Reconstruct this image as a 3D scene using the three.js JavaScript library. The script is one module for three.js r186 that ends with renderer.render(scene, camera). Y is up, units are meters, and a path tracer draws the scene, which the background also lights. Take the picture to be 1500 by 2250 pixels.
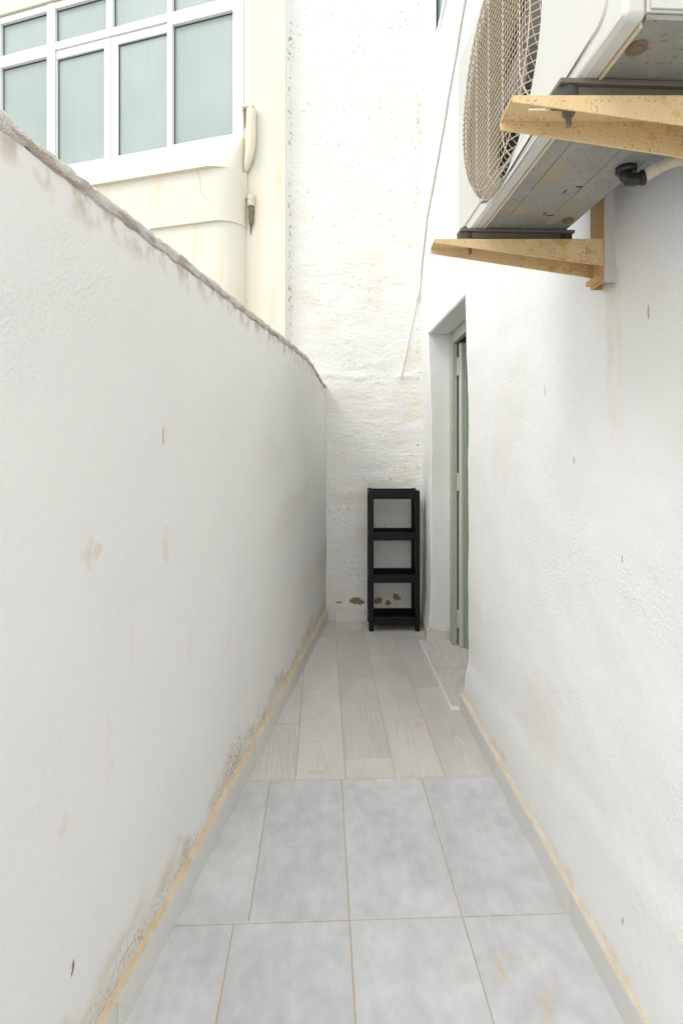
import * as THREE from 'three';
import { RoundedBoxGeometry } from 'three/addons/geometries/RoundedBoxGeometry.js';
import { mergeGeometries } from 'three/addons/utils/BufferGeometryUtils.js';

// ------------------------------------------------------------------ camera, sky, sun, exposure
const scene = new THREE.Scene();
const camera = new THREE.PerspectiveCamera(2 * Math.atan(1125 / 1180) * 180 / Math.PI, 1500 / 2250, 0.02, 400);
camera.position.set(0, 1.328, 0);
camera.lookAt(0, 1.328, -10);
camera.setViewOffset(1500, 2250, 0, 150, 1500, 2250);      // rising-front lens: verticals stay parallel
const renderer = new THREE.WebGLRenderer({ antialias: true });
renderer.toneMapping = THREE.LinearToneMapping;
renderer.toneMappingExposure = 1.66;
renderer.shadowMap.enabled = true;
{ // bright, evenly overcast sky
  const w = 64, h = 32, d = new Float32Array(w * h * 4);
  for (let j = 0; j < h; j++) for (let i = 0; i < w; i++) {
    const el = Math.sin((j + 0.5) / h * Math.PI - Math.PI / 2);
    const k = el > 0 ? 1.06 + 0.14 * el : 0.6, o = (j * w + i) * 4;
    d[o] = k * 0.985; d[o + 1] = k; d[o + 2] = k * 1.03; d[o + 3] = 1;
  }
  const t = new THREE.DataTexture(d, w, h, THREE.RGBAFormat, THREE.FloatType);
  t.mapping = THREE.EquirectangularReflectionMapping; t.magFilter = THREE.LinearFilter; t.needsUpdate = true;
  scene.background = t; scene.environment = t;
}
const sun = new THREE.DirectionalLight(new THREE.Color(1, 0.965, 0.9), 0.7);
sun.position.set(-8, 13, 2); sun.target.position.set(0, 1, -3);
sun.castShadow = true; sun.shadow.radius = 40;
sun.shadow.camera.left = -9; sun.shadow.camera.right = 9; sun.shadow.camera.top = 9; sun.shadow.camera.bottom = -9; sun.shadow.camera.far = 40;
sun.shadow.mapSize.set(2048, 2048);
scene.add(sun, sun.target);

// ------------------------------------------------------------------ helpers
let seed = 7;
const rnd = () => { seed = (seed * 1664525 + 1013904223) >>> 0; return seed / 4294967296; };
const PERM = new Uint8Array(512), GX = new Float32Array(256), GY = new Float32Array(256);
{
  const p = [...Array(256).keys()];
  for (let i = 255; i > 0; i--) { const j = Math.floor(rnd() * (i + 1)); [p[i], p[j]] = [p[j], p[i]]; }
  for (let i = 0; i < 512; i++) PERM[i] = p[i & 255];
  for (let i = 0; i < 256; i++) { const a = i / 256 * Math.PI * 2; GX[i] = Math.cos(a); GY[i] = Math.sin(a); }
}
function noise(x, y, period = 256) {                                  // gradient noise, about -0.7..0.7
  const xf = Math.floor(x), yf = Math.floor(y), u = x - xf, v = y - yf;
  const x0 = ((xf % period) + period) % period, y0 = ((yf % period) + period) % period, x1 = (x0 + 1) % period, y1 = (y0 + 1) % period;
  const a = PERM[PERM[x0 & 255] + (y0 & 255)], b = PERM[PERM[x1 & 255] + (y0 & 255)], c = PERM[PERM[x0 & 255] + (y1 & 255)], d = PERM[PERM[x1 & 255] + (y1 & 255)];
  const s = u * u * u * (u * (u * 6 - 15) + 10), t = v * v * v * (v * (v * 6 - 15) + 10);
  const n0 = GX[a] * u + GY[a] * v, n1 = GX[b] * (u - 1) + GY[b] * v, n2 = GX[c] * u + GY[c] * (v - 1), n3 = GX[d] * (u - 1) + GY[d] * (v - 1);
  return (n0 + (n1 - n0) * s) * (1 - t) + (n2 + (n3 - n2) * s) * t;
}
function fbm(x, y, oct = 4, period = 256) {
  let s = 0, a = 1, f = 1;
  for (let i = 0; i < oct; i++) { s += a * noise(x * f + i * 17.3 * (period === 256 ? 1 : 0), y * f, period === 256 ? 256 : period * f); a *= 0.5; f *= 2; }
  return s;
}
const clamp = (x, a = 0, b = 1) => Math.min(b, Math.max(a, x));
const smooth = (a, b, x) => { const t = clamp((x - a) / (b - a)); return t * t * (3 - 2 * t); };
const mixTo = (o, c, k) => { o[0] += (c[0] - o[0]) * k; o[1] += (c[1] - o[1]) * k; o[2] += (c[2] - o[2]) * k; };

// a texture over u0..u1 x v0..v1 metres; fn(u, v, out) fills out with 0..255
function texture(w, h, u0, u1, v0, v1, fn, colour = true) {
  const d = new Uint8Array(w * h * 4), o = [0, 0, 0];
  for (let j = 0; j < h; j++) for (let i = 0; i < w; i++) {
    fn(u0 + (i + 0.5) / w * (u1 - u0), v0 + (j + 0.5) / h * (v1 - v0), o);
    const q = (j * w + i) * 4;
    d[q] = clamp(o[0], 0, 255); d[q + 1] = clamp(o[1], 0, 255); d[q + 2] = clamp(o[2], 0, 255); d[q + 3] = 255;
  }
  const t = new THREE.DataTexture(d, w, h);
  t.wrapS = t.wrapT = THREE.RepeatWrapping; t.magFilter = THREE.LinearFilter; t.minFilter = THREE.LinearMipmapLinearFilter; t.generateMipmaps = true;
  if (colour) t.colorSpace = THREE.SRGBColorSpace;
  t.repeat.set(1 / (u1 - u0), 1 / (v1 - v0)); t.offset.set(-u0 / (u1 - u0), -v0 / (v1 - v0));
  t.needsUpdate = true;
  return t;
}
const bumpTexture = (n, size, fn) => texture(n, n, 0, size, 0, size, (u, v, o) => { o[0] = o[1] = o[2] = 128 + 127 * clamp(fn(u / size, v / size), -1, 1); }, false);
const std = (o) => new THREE.MeshStandardMaterial({ roughness: 0.9, ...o });
const srgb = (r, g, b) => new THREE.Color().setRGB(r / 255, g / 255, b / 255, THREE.SRGBColorSpace);

const taken = {};
const numbered = (n) => { const k = taken[n] = (taken[n] ?? -1) + 1; return k ? `${n}_${String(k).padStart(3, '0')}` : n; };
function thing(name, label, category, [x, y, z] = [0, 0, 0], turn = 0, group, kind) {
  const o = new THREE.Group(); o.name = numbered(name); o.position.set(x, y, z); o.rotation.y = turn; scene.add(o);
  if (label) o.userData.label = label; if (category) o.userData.category = category;
  if (group) o.userData.group = group; if (kind) o.userData.kind = kind;
  return o;
}
function part(name, geo, mat, parent, local = false) {                 // geometry given in world metres unless local
  const g = Array.isArray(geo) ? mergeGeometries(geo.map(plain)) : geo;
  const m = new THREE.Mesh(g, mat); m.name = name; m.castShadow = m.receiveShadow = true;
  if (!local) { let p = parent; const v = new THREE.Vector3(); while (p && p !== scene) { v.add(p.position); p = p.parent; } g.translate(-v.x, -v.y, -v.z); }
  parent.add(m);
  return m;
}
function plain(g) { const n = g.index ? g.toNonIndexed() : g; for (const k of Object.keys(n.attributes)) if (!['position', 'normal', 'uv'].includes(k)) n.deleteAttribute(k); return n; }
function metreUV(g) {                                                  // box projection, metres
  const n = g.index ? g.toNonIndexed() : g, p = n.attributes.position, q = n.attributes.normal, uv = new Float32Array(p.count * 2);
  for (let i = 0; i < p.count; i++) {
    const ax = Math.abs(q.getX(i)), ay = Math.abs(q.getY(i)), az = Math.abs(q.getZ(i));
    if (ax >= ay && ax >= az) { uv[2 * i] = p.getZ(i); uv[2 * i + 1] = p.getY(i); }
    else if (ay >= az) { uv[2 * i] = p.getX(i); uv[2 * i + 1] = p.getZ(i); }
    else { uv[2 * i] = p.getX(i); uv[2 * i + 1] = p.getY(i); }
  }
  n.setAttribute('uv', new THREE.BufferAttribute(uv, 2));
  return n;
}
function box(x0, x1, y0, y1, d0, d1, r = 0.002) {                      // d = depth in front of the camera (z = -d)
  const w = x1 - x0, h = y1 - y0, d = d1 - d0;
  const g = new RoundedBoxGeometry(w, h, d, 1, Math.min(r, w / 2.2, h / 2.2, d / 2.2));
  g.translate((x0 + x1) / 2, (y0 + y1) / 2, -(d0 + d1) / 2);
  return metreUV(g);
}
function grid(us, vs, fn, uvFn) {                                      // fn(u, v) -> [x, y, d]
  const nu = us.length, nv = vs.length, pos = new Float32Array(nu * nv * 3), uv = new Float32Array(nu * nv * 2), idx = [];
  for (let j = 0; j < nv; j++) for (let i = 0; i < nu; i++) {
    const [x, y, d] = fn(us[i], vs[j]), k = j * nu + i;
    pos[3 * k] = x; pos[3 * k + 1] = y; pos[3 * k + 2] = -d;
    const t = uvFn ? uvFn(us[i], vs[j], x, y, d) : [us[i], vs[j]]; uv[2 * k] = t[0]; uv[2 * k + 1] = t[1];
    if (i && j) { const a = k - nu - 1, b = k - nu, c = k, e = k - 1; idx.push(a, b, c, a, c, e); }
  }
  const g = new THREE.BufferGeometry();
  g.setAttribute('position', new THREE.BufferAttribute(pos, 3)); g.setAttribute('uv', new THREE.BufferAttribute(uv, 2)); g.setIndex(idx);
  g.computeVertexNormals();
  return g;
}
function steps(a, b, step, fineAt = []) {
  const n = Math.max(1, Math.round((b - a) / step)), s = new Set();
  for (let i = 0; i <= n; i++) s.add(+(a + (b - a) * i / n).toFixed(5));
  for (const f of fineAt) for (const e of [0.0015, 0.004, 0.008, 0.013]) for (const q of [f - e, f + e]) if (q > a && q < b) s.add(+q.toFixed(5));
  return [...s].sort((x, y) => x - y);
}
function tube(points, r, sides = 6, radii) {                           // swept round bar through points [x, y, d]
  const P = points.map((p) => new THREE.Vector3(p[0], p[1], -p[2])), n = P.length;
  const pos = [], uv = [], idx = []; let ref = null, len = 0;
  for (let i = 0; i < n; i++) {
    const t = new THREE.Vector3().subVectors(P[Math.min(i + 1, n - 1)], P[Math.max(i - 1, 0)]).normalize();
    if (!ref) ref = Math.abs(t.y) < 0.9 ? new THREE.Vector3(0, 1, 0) : new THREE.Vector3(1, 0, 0);
    const a = ref.clone().addScaledVector(t, -ref.dot(t)).normalize(), b = new THREE.Vector3().crossVectors(t, a); ref = a;
    if (i) len += P[i].distanceTo(P[i - 1]);
    const R = radii ? radii[i] : r;
    for (let k = 0; k <= sides; k++) {
      const q = k / sides * Math.PI * 2, c = Math.cos(q) * R, s = Math.sin(q) * R;
      pos.push(P[i].x + a.x * c + b.x * s, P[i].y + a.y * c + b.y * s, P[i].z + a.z * c + b.z * s); uv.push(len, k / sides * R * 6.28);
      if (i && k) { const v = i * (sides + 1) + k, w = v - sides - 1; idx.push(w - 1, v - 1, v, w - 1, v, w); }
    }
  }
  for (const [i, flip] of [[0, 1], [n - 1, 0]]) {
    const c = pos.length / 3; pos.push(P[i].x, P[i].y, P[i].z); uv.push(0, 0);
    for (let k = 0; k < sides; k++) { const v = i * (sides + 1) + k; flip ? idx.push(c, v, v + 1) : idx.push(c, v + 1, v); }
  }
  const g = new THREE.BufferGeometry();
  g.setAttribute('position', new THREE.Float32BufferAttribute(pos, 3)); g.setAttribute('uv', new THREE.Float32BufferAttribute(uv, 2)); g.setIndex(idx); g.computeVertexNormals();
  return g;
}
function extrude(pts, depth, bevel = 0.0008, holes = []) {
  const s = pts instanceof THREE.Shape ? pts : new THREE.Shape(pts.map((p) => new THREE.Vector2(p[0], p[1])));
  for (const h of holes) s.holes.push(h instanceof THREE.Path ? h : new THREE.Path(h.map((p) => new THREE.Vector2(p[0], p[1]))));
  return new THREE.ExtrudeGeometry(s, { depth: depth - 2 * bevel, bevelEnabled: bevel > 0, bevelThickness: bevel, bevelSize: bevel, bevelOffset: -bevel, bevelSegments: 1, curveSegments: 48 }).translate(0, 0, bevel);
}
function clip(poly, a, b, c) {                                         // keep a*x + b*y <= c
  const out = [];
  for (let i = 0; i < poly.length; i++) {
    const p = poly[i], q = poly[(i + 1) % poly.length], fp = a * p[0] + b * p[1] - c, fq = a * q[0] + b * q[1] - c;
    if (fp <= 0) out.push(p);
    if ((fp < 0 && fq > 0) || (fp > 0 && fq < 0)) { const t = fp / (fp - fq); out.push([p[0] + (q[0] - p[0]) * t, p[1] + (q[1] - p[1]) * t]); }
  }
  return out;
}

// ------------------------------------------------------------------ the lines of the passage (x across, d away from the camera)
const leftFace = (d) => -0.668 + 0.1408 * d;                           // face of the left skirting
const leftWall = (d) => leftFace(d) - 0.017;
const rightFace = (d) => 0.696 - 0.0405 * d;                           // face of the right skirting
const DOOR = { near: 2.67, far: 3.6, top: 2.062 }, UPWIN = { near: 2.3, far: 3.42, sill: 3.85, top: 5.2 };
const END = 4.05;
const BACK = -1.2;                                                     // how far the walls run on behind the camera

// ------------------------------------------------------------------ materials of the walls
const stucco = bumpTexture(2048, 1.8, (u, v) => (0.42 + 0.8 * smooth(-0.25, 0.45, fbm(u * 5, v * 5, 3, 5))) * (0.6 * fbm(u * 210, v * 210, 2, 210) + 0.5 * Math.abs(noise(u * 320, v * 320, 320))) + 0.45 * fbm(u * 36, v * 36, 3, 36) - 0.12);
const trowelled = bumpTexture(1024, 1.2, (u, v) => 0.45 * noise(u * 9 + 0.6 * noise(u * 5, v * 5, 5), v * 22, 198) + 0.4 * noise(u * 22, v * 48, 1056) + 0.35 * fbm(u * 60, v * 70, 2, 420) - 0.5 * smooth(0.35, 0.6, noise(u * 18, v * 24, 72)));
const fineGrain = bumpTexture(512, 0.3, (u, v) => fbm(u * 60, v * 60, 3, 60));

const speck = (u, v, f, t) => noise(u * f, v * f) > t ? 1 : 0;
const leftColour = texture(2048, 1024, BACK, 4.1, 0, 1.95, (u, v, o) => {
  const m = fbm(u * 1.7, v * 1.7, 3), g = noise(u * 110, v * 110);
  o[0] = 235 + 3 * m + 2.5 * g; o[1] = 234 + 3 * m + 2.5 * g; o[2] = 231 + 2.5 * m + 2.5 * g;
  // old yellowish paint showing in patches
  const y = smooth(0.1, 0.5, fbm(u * 1.3 + 9, v * 2.6 + 3, 4)) * smooth(2.0, 3.2, u); mixTo(o, [224, 222, 203], 0.5 * y);
  // rising damp and splashed dirt above the skirting, with a ragged outline
  const edge = 0.19 + 0.13 * fbm(u * 2.1, 4.2, 3) + 0.06 * noise(u * 14, v * 10), k = smooth(edge, edge - 0.05, v) * (0.55 + 0.9 * fbm(u * 9, v * 16, 4));
  mixTo(o, [210, 194, 170], clamp(0.62 * k));
  if (v < 0.32) { const s = smooth(0.22, 0.42, noise(u * 125, v * 110) + 0.5 * noise(u * 23, v * 19)) * smooth(0.1 + 0.16 * (0.5 + noise(u * 3.3, 1.7)), 0.08, v); mixTo(o, [124, 106, 86], 0.5 * s); }
  const mould = smooth(0.14, 0.02, Math.hypot((u - 2.02) * 0.8, (v - 0.15))) * smooth(0.05, 0.4, fbm(u * 75, v * 75, 3)); mixTo(o, [136, 124, 100], 0.5 * mould);
  // bare spots and drips of tan plaster
  for (const [cu, cv, ru, rv, c] of [[1.137, 1.1, 0.035, 0.032, 0.36], [1.47, 1.04, 0.022, 0.06, 0.22], [1.3, 0.86, 0.02, 0.08, 0.1], [1.62, 0.72, 0.018, 0.09, 0.12], [1.2, 0.62, 0.02, 0.1, 0.09], [1.95, 0.6, 0.02, 0.06, 0.12], [1.05, 0.58, 0.022, 0.018, 0.2]]) {
    const e = Math.hypot((u - cu) / ru, (v - cv) / rv) + 1.1 * fbm(u * 38, v * 26, 4); if (e < 1) mixTo(o, [214, 196, 170], c * smooth(1, 0.3, e));
  }
  const chip = Math.hypot((u - 1.07) / 0.005, (v - 0.285 - (u - 1.07) * 1.3) / 0.011) + 0.6 * noise(u * 160, v * 160); if (chip < 1) mixTo(o, [112, 96, 80], 0.8);
  // stains under the coping
  const top = 1.845 - v - 0.1 * smooth(3.4, 4, u), st = smooth(0.075 + 0.06 * fbm(u * 6, 2, 3), 0.0, top) * smooth(0.05, 0.5, fbm(u * 15, v * 11, 4) + 0.15);
  if (top > -0.05) mixTo(o, [176, 160, 140], 0.6 * st);
});
const rightColour = texture(2048, 2048, BACK, 4.1, 0, 6.9, (u, v, o) => {
  const m = fbm(u * 1.9 + 5, v * 1.9, 3), g = noise(u * 100, v * 100);
  o[0] = 235 + 3 * m + 2 * g; o[1] = 235 + 3 * m + 2 * g; o[2] = 233 + 2.5 * m + 2 * g;
  const y = smooth(0.1, 0.5, fbm(u * 2.1 + 3, v * 1.6 + 13, 4)); mixTo(o, [228, 226, 216], 0.35 * y);
  const edge = 0.115 + 0.05 * noise(u * 5, 1.2) + 0.03 * noise(u * 20, v * 20), k = smooth(edge, edge - 0.03, v); mixTo(o, [232, 212, 184], clamp(0.55 * k * (0.7 + 1.3 * fbm(u * 14, v * 20, 3))));
  // rust run under the far bracket
  const run = smooth(1, 0.5, Math.abs(u - 1.335 - 0.006 * noise(1, v * 9)) / 0.045) * smooth(1.2, 1.7, v) * (v < 1.76 ? 1 : 0); mixTo(o, [224, 212, 194], clamp(0.6 * run * (0.75 + 0.9 * fbm(u * 26, v * 7, 4))));
  for (const [cu, cv, ru, rv] of [[1.19, 1.62, 0.004, 0.016], [1.55, 1.28, 0.004, 0.012], [1.75, 1.5, 0.003, 0.02], [1.3, 1.05, 0.003, 0.01], [1.27, 0.2, 0.004, 0.009]]) if (Math.hypot((u - cu) / ru, (v - cv) / rv) < 1) mixTo(o, [170, 160, 146], 0.7);
});
// where the plaster has fallen off the foot of the end wall
const fallen = (x, y) => {
  let e = 9;
  for (const [cx, cy, rx, ry] of [[0.113, 0.142, 0.05, 0.024], [0.155, 0.132, 0.022, 0.01], [0.275, 0.142, 0.028, 0.024], [0.352, 0.13, 0.02, 0.018], [0.41, 0.172, 0.024, 0.024], [0.43, 0.16, 0.018, 0.01], [-0.02, 0.128, 0.02, 0.006]])
    e = Math.min(e, Math.hypot((x - cx) / rx / 1.15, (y - cy) / ry / 1.1) + 0.55 * fbm(x * 48 + 3, y * 48, 3));
  return smooth(1.02, 0.9, e);
};
const endColour = texture(1024, 2048, -0.46, 0.74, 0, 7, (u, v, o) => {
  const m = fbm(u * 2.5, v * 2.5 + 3, 3), g = noise(u * 90, v * 130);
  o[0] = 234 + 3 * m + 2 * g; o[1] = 233 + 3 * m + 2 * g; o[2] = 228 + 3 * m + 2 * g;
  const y = smooth(0.12, 0.55, fbm(u * 2.6 + 1, v * 3.4, 4)); mixTo(o, [226, 220, 200], 0.55 * y * smooth(3.6, 2.2, v));
  const s = smooth(0.52, 0.66, noise(u * 26, v * 40) + 0.5 * noise(u * 70, v * 80) + 0.3 * noise(u * 4, v * 3)); mixTo(o, [176, 166, 148], 0.6 * s);
  const rag = smooth(0.02, 0.004, Math.abs(u + 0.405 + 0.012 * noise(4, v * 9))) * smooth(0.2, 0.4, noise(u * 60, v * 34) + 0.7 * noise(2, v * 2.2)); mixTo(o, [140, 132, 118], 0.65 * rag);
  const seam = smooth(0.014, 0.003, Math.abs(u - 0.574 - 0.008 * noise(9, v * 12))) * smooth(0.3, 0.5, noise(u * 60, v * 30 + 7) + 0.6 * noise(6, v * 2)); mixTo(o, [160, 152, 136], 0.5 * seam);
  const low = smooth(0.34 + 0.1 * fbm(u * 5, 2, 3), 0.1, v) * (0.5 + 0.9 * fbm(u * 13, v * 15, 4)); mixTo(o, [221, 208, 184], clamp(0.4 * low));
  const f = fallen(u, v); if (f > 0) { const q = fbm(u * 90, v * 90, 3); mixTo(o, [152 + 26 * q, 128 + 26 * q, 102 + 24 * q], f); }
});
const creamColour = texture(1024, 1024, -4.2, 0.8, 2.2, 7.2, (u, v, o) => {
  const m = fbm(u * 1.5 + 2, v * 1.2, 3), g = noise(u * 60, v * 60);
  o[0] = 225 + 4 * m + 2 * g; o[1] = 221 + 4 * m + 2 * g; o[2] = 207 + 5 * m + 2 * g;
  const s = smooth(0.05, 0.55, noise(u * 13, v * 0.7) + 0.45 * noise(u * 38, v * 1.6)) * (v < 3.34 ? 1 : 0.4); mixTo(o, [226, 206, 168], 0.42 * s);
  const c = smooth(0.035, 0.0, Math.abs(noise(u * 2.4 + 7, v * 3.1))) * smooth(0.1, 0.4, noise(u * 1.3, v * 1.7)); mixTo(o, [196, 170, 130], 0.35 * c);
});
const leftMat = std({ map: leftColour, bumpMap: stucco, bumpScale: 0.0025 });
const rightMat = std({ map: rightColour, bumpMap: stucco, bumpScale: 0.0028 });
const endMat = std({ map: endColour, bumpMap: trowelled, bumpScale: 0.007 });
const creamMat = std({ map: creamColour, bumpMap: fineGrain, bumpScale: 0.0006 });
const insideMat = std({ color: srgb(190, 192, 188) });
const mortarMat = std({ map: texture(512, 128, 0, 0.8, 0, 0.2, (u, v, o) => {
  const a = fbm(u * 20, v * 20, 3, 16), g = noise(u * 240, v * 240, 48); o[0] = 230 + 12 * a + 10 * g; o[1] = 210 + 18 * a + 10 * g; o[2] = 180 + 26 * a + 10 * g;
}), bumpMap: fineGrain, bumpScale: 0.004 });
const paleMortar = std({ map: texture(512, 128, 0, 0.8, 0, 0.2, (u, v, o) => {
  const a = fbm(u * 20 + 3, v * 20, 3, 16), g = noise(u * 240, v * 240, 48); o[0] = 236 + 8 * a + 8 * g; o[1] = 224 + 14 * a + 8 * g; o[2] = 204 + 24 * a + 8 * g;
}), bumpMap: fineGrain, bumpScale: 0.004 });
const skirtMats = [[222, 221, 214], [218, 218, 210], [224, 222, 216], [216, 216, 209]].map((c) => std({ color: srgb(...c), roughness: 0.42 }));

// ------------------------------------------------------------------ ground
{
  const g = new THREE.PlaneGeometry(240, 240).rotateX(-Math.PI / 2).translate(0, -0.07, 0);
  const m = part('ground', metreUV(g), std({ map: texture(256, 256, 0, 4, 0, 4, (u, v, o) => { const a = fbm(u * 4, v * 4, 4, 16); o[0] = o[1] = 158 + 22 * a; o[2] = 152 + 22 * a; }) }), scene, true);
  m.userData.kind = 'structure';
}

// ------------------------------------------------------------------ floor of the passage
const TURN = 0.036;                                                    // tiles lie square to the right-hand wall
const toXD = (a, b) => [a - TURN * (b - 2.126), b + TURN * a];
const rows = [2.126, 1.497, 0.868, 0.239, -0.39, -1.02];
const rowJoints = [[-0.28, 0, 0.316], [-0.3196, 0, 0.316], [-0.28, 0, 0.316], [-0.32, 0, 0.316], [-0.28, 0, 0.316]];
const plankCols = [-0.38, -0.182, 0.018, 0.216, 0.414, 0.64];
const plankJoints = [[2.55, 3.33], [2.907, 3.687], [2.259, 3.04, 3.82], [2.59, 3.363], [2.913, 3.69]];
const tileColour = texture(1024, 2048, -0.75, 0.85, -1.1, 2.2, (a, b, o) => {
  let r = 0; while (r < 4 && b < rows[r + 1]) r++;
  const c = rowJoints[r].filter((x) => x < a).length, s = r * 5 + c, ou = a + s * 3.71, ov = b + s * 1.93;
  const big = fbm(ou * 3.2, ov * 3.2, 4), mid = fbm(ou * 11 + 4, ov * 11, 3), fin = noise(ou * 130, ov * 130);
  const k = 13 * big + 10 * mid + 8 * fbm(ou * 30, ov * 22, 3) + 4 * fin + [3, -2, 2, 0, -3][s % 5];
  o[0] = 204 + k; o[1] = 204 + k; o[2] = 205 + k;
  const w = smooth(0.32, 0.5, noise(ou * 24, ov * 9)); mixTo(o, [222, 223, 225], 0.3 * w);
  const rust = smooth(0.62, 0.2, Math.hypot((a - 0.42) / 0.17, (b - 1.34) / 0.1)) * smooth(0.0, 0.5, fbm(a * 20, b * 12, 4)) + 0.7 * smooth(0.9, 0.3, Math.hypot((a - 0.47) / 0.06, (b - 1.24) / 0.1)) * smooth(0.0, 0.4, fbm(a * 26 + 4, b * 14, 4)) + 0.5 * smooth(0.9, 0.3, Math.hypot((a - 0.27) / 0.04, (b - 1.3) / 0.05)) * smooth(0, 0.4, fbm(a * 30, b * 30, 3));
  mixTo(o, [212, 184, 148], clamp(0.6 * rust));
  // ochre grout smeared along the joints
  let e = 9; for (const j of [...rowJoints[r]]) e = Math.min(e, Math.abs(a - j)); for (const q of rows) e = Math.min(e, Math.abs(b - q));
  mixTo(o, [212, 192, 164], 0.35 * smooth(0.012 + 0.02 * noise(a * 9, b * 9), 0.002, e) * smooth(-0.2, 0.4, fbm(a * 30, b * 30, 3)));
  if (noise(a * 90 + 3, b * 90) > 0.66) mixTo(o, [236, 236, 234], 0.8);
});
const plankColour = texture(1024, 2048, -0.45, 0.75, 2.1, 4.1, (a, b, o) => {
  let c = 0; while (c < 4 && a > plankCols[c + 1]) c++;
  const k = plankJoints[c].filter((x) => x < b).length, s = c * 4 + k, x = a - (plankCols[c] + plankCols[c + 1]) / 2, y = b + s * 2.3;
  const cathedral = s % 3 === 1 || s === 8;
  const wob = 0.5 * noise(x * 8 + s * 7, y * 1.6) + 0.14 * noise(x * 30 + s, y * 6);
  const ring = cathedral ? Math.abs(x + 0.02 * noise(s, y * 2)) ** 1.7 * 620 + (b % 0.9) * 9 + wob * 3.4 : x * 70 + wob * 5.5 + 0.6 * y;
  const g = Math.sin(ring * 6.283 * 0.62), fine = noise(x * 420 + s, y * 5), cloud = fbm(x * 5 + s * 3, y * 2.2, 3);
  const q = 5.5 * g * (0.55 + 0.9 * fbm(x * 6 + s, y * 3, 2)) + 5 * fine + 10 * cloud + [0, 5, -5, 3, -2, 6, -4][s * 3 % 7];
  o[0] = 212 + q; o[1] = 208 + q; o[2] = 203 + q;
  mixTo(o, [206, 186, 162], 0.35 * smooth(0.1, 0.6, fbm(a * 3 + 5, b * 3, 4)) * (x < 0.2 && a < -0.05 ? 1 : 0.5));
  let e = Math.min(...plankCols.map((j) => Math.abs(a - j)), ...plankJoints[c].map((j) => Math.abs(b - j)), Math.abs(b - 2.126));
  mixTo(o, [212, 190, 162], 0.4 * smooth(0.01 + 0.02 * noise(a * 9, b * 9), 0.002, e) * smooth(-0.25, 0.4, fbm(a * 26, b * 26, 3)));
});
const tileMat = std({ map: tileColour, roughness: 0.5, bumpMap: fineGrain, bumpScale: 0.0003 });
const plankMat = std({ map: plankColour, roughness: 0.5, bumpMap: fineGrain, bumpScale: 0.0003 });
const groutMat = std({ color: srgb(214, 186, 152) });
const floor = thing('passage_floor', 'pale passage floor of stone-look tiles and wood-look planks between the white walls', null, [0, 0, 0], 0, null, 'structure');
part('grout_bed', [grid([BACK, 4.06], [0, 1], (d, t) => [leftWall(d) - 0.02 + t * (rightFace(d) + 0.2 - leftWall(d)), -0.0025, d]), box(-0.95, 1.0, -0.06, -0.012, BACK, 4.06)], groutMat, floor);
function floorPiece(name, a0, a1, b0, b1, mat, gap = 0.0011) {
  let p = [[a0 + gap, b0 + gap], [a1 - gap, b0 + gap], [a1 - gap, b1 - gap], [a0 + gap, b1 - gap]].map(([a, b]) => toXD(a, b));
  p = clip(p, -1, 0.1408, 0.668 + 0.012);                              // left skirting
  p = clip(p, 1, 0.0405, 0.696 + 0.05);                                // right skirting
  p = clip(p, 0, 1, 4.045); p = clip(p, 0, -1, -BACK - 0.01);
  if (p.length < 3) return;
  const g = plain(extrude(p, 0.008, 0.0009).rotateX(-Math.PI / 2).translate(0, -0.008 + (rnd() - 0.5) * 0.0006, 0)), q = g.attributes.position, uv = g.attributes.uv;
  for (let i = 0; i < q.count; i++) { const x = q.getX(i), d = -q.getZ(i), b = (d - TURN * x - TURN * TURN * 2.126) / (1 + TURN * TURN) + 0, aa = x + TURN * (b - 2.126); uv.setXY(i, aa, b); }
  part(name, g, mat, floor);
}
for (let r = 0; r < rows.length - 1; r++) {
  const j = [-0.9, ...rowJoints[r], 0.95];
  for (let c = 0; c < j.length - 1; c++) floorPiece('floor_tile', j[c], j[c + 1], rows[r + 1], rows[r], tileMat);
}
for (let c = 0; c < 5; c++) {
  const j = [2.126, ...plankJoints[c], 4.4];
  for (let k = 0; k < j.length - 1; k++) floorPiece('floor_plank', plankCols[c], plankCols[c + 1], j[k], j[k + 1], plankMat);
}
{ // raised doorway floor with its white edge trim
  const trim = std({ color: srgb(246, 244, 240), roughness: 0.4 });
  const sill = (d) => 0.517 + (3.586 - d) * 0.0284;
  const plankDoor = plankMat;
  for (const [d0, d1] of [[2.682, 3.148], [3.151, 3.588]]) {
    const g = plain(extrude([[sill(d0) + 0.009, d0], [0.98, d0], [0.98, d1], [sill(d1) + 0.009, d1]], 0.012, 0.0008).rotateX(-Math.PI / 2).translate(0, 0.001, 0));
    const q = g.attributes.position, uv = g.attributes.uv; for (let i = 0; i < q.count; i++) uv.setXY(i, -0.16 + (q.getX(i) - 0.5) * 0.38, -q.getZ(i) - 0.35);
    part('threshold_tile', g, plankDoor, floor);
  }
  part('threshold_trim', extrude([[sill(2.67), 2.67], [sill(2.67) + 0.0085, 2.67], [sill(3.588) + 0.0085, 3.588], [sill(3.588), 3.588]], 0.0175, 0.0015).rotateX(-Math.PI / 2).translate(0, 0.0005, 0), trim, floor);
  part('threshold_trim', extrude([[sill(2.67) + 0.009, 2.67], [0.587, 2.67], [0.587, 2.679], [sill(2.67) + 0.009, 2.679]], 0.0175, 0.0015).rotateX(-Math.PI / 2).translate(0, 0.0005, 0), trim, floor);
}

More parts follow.
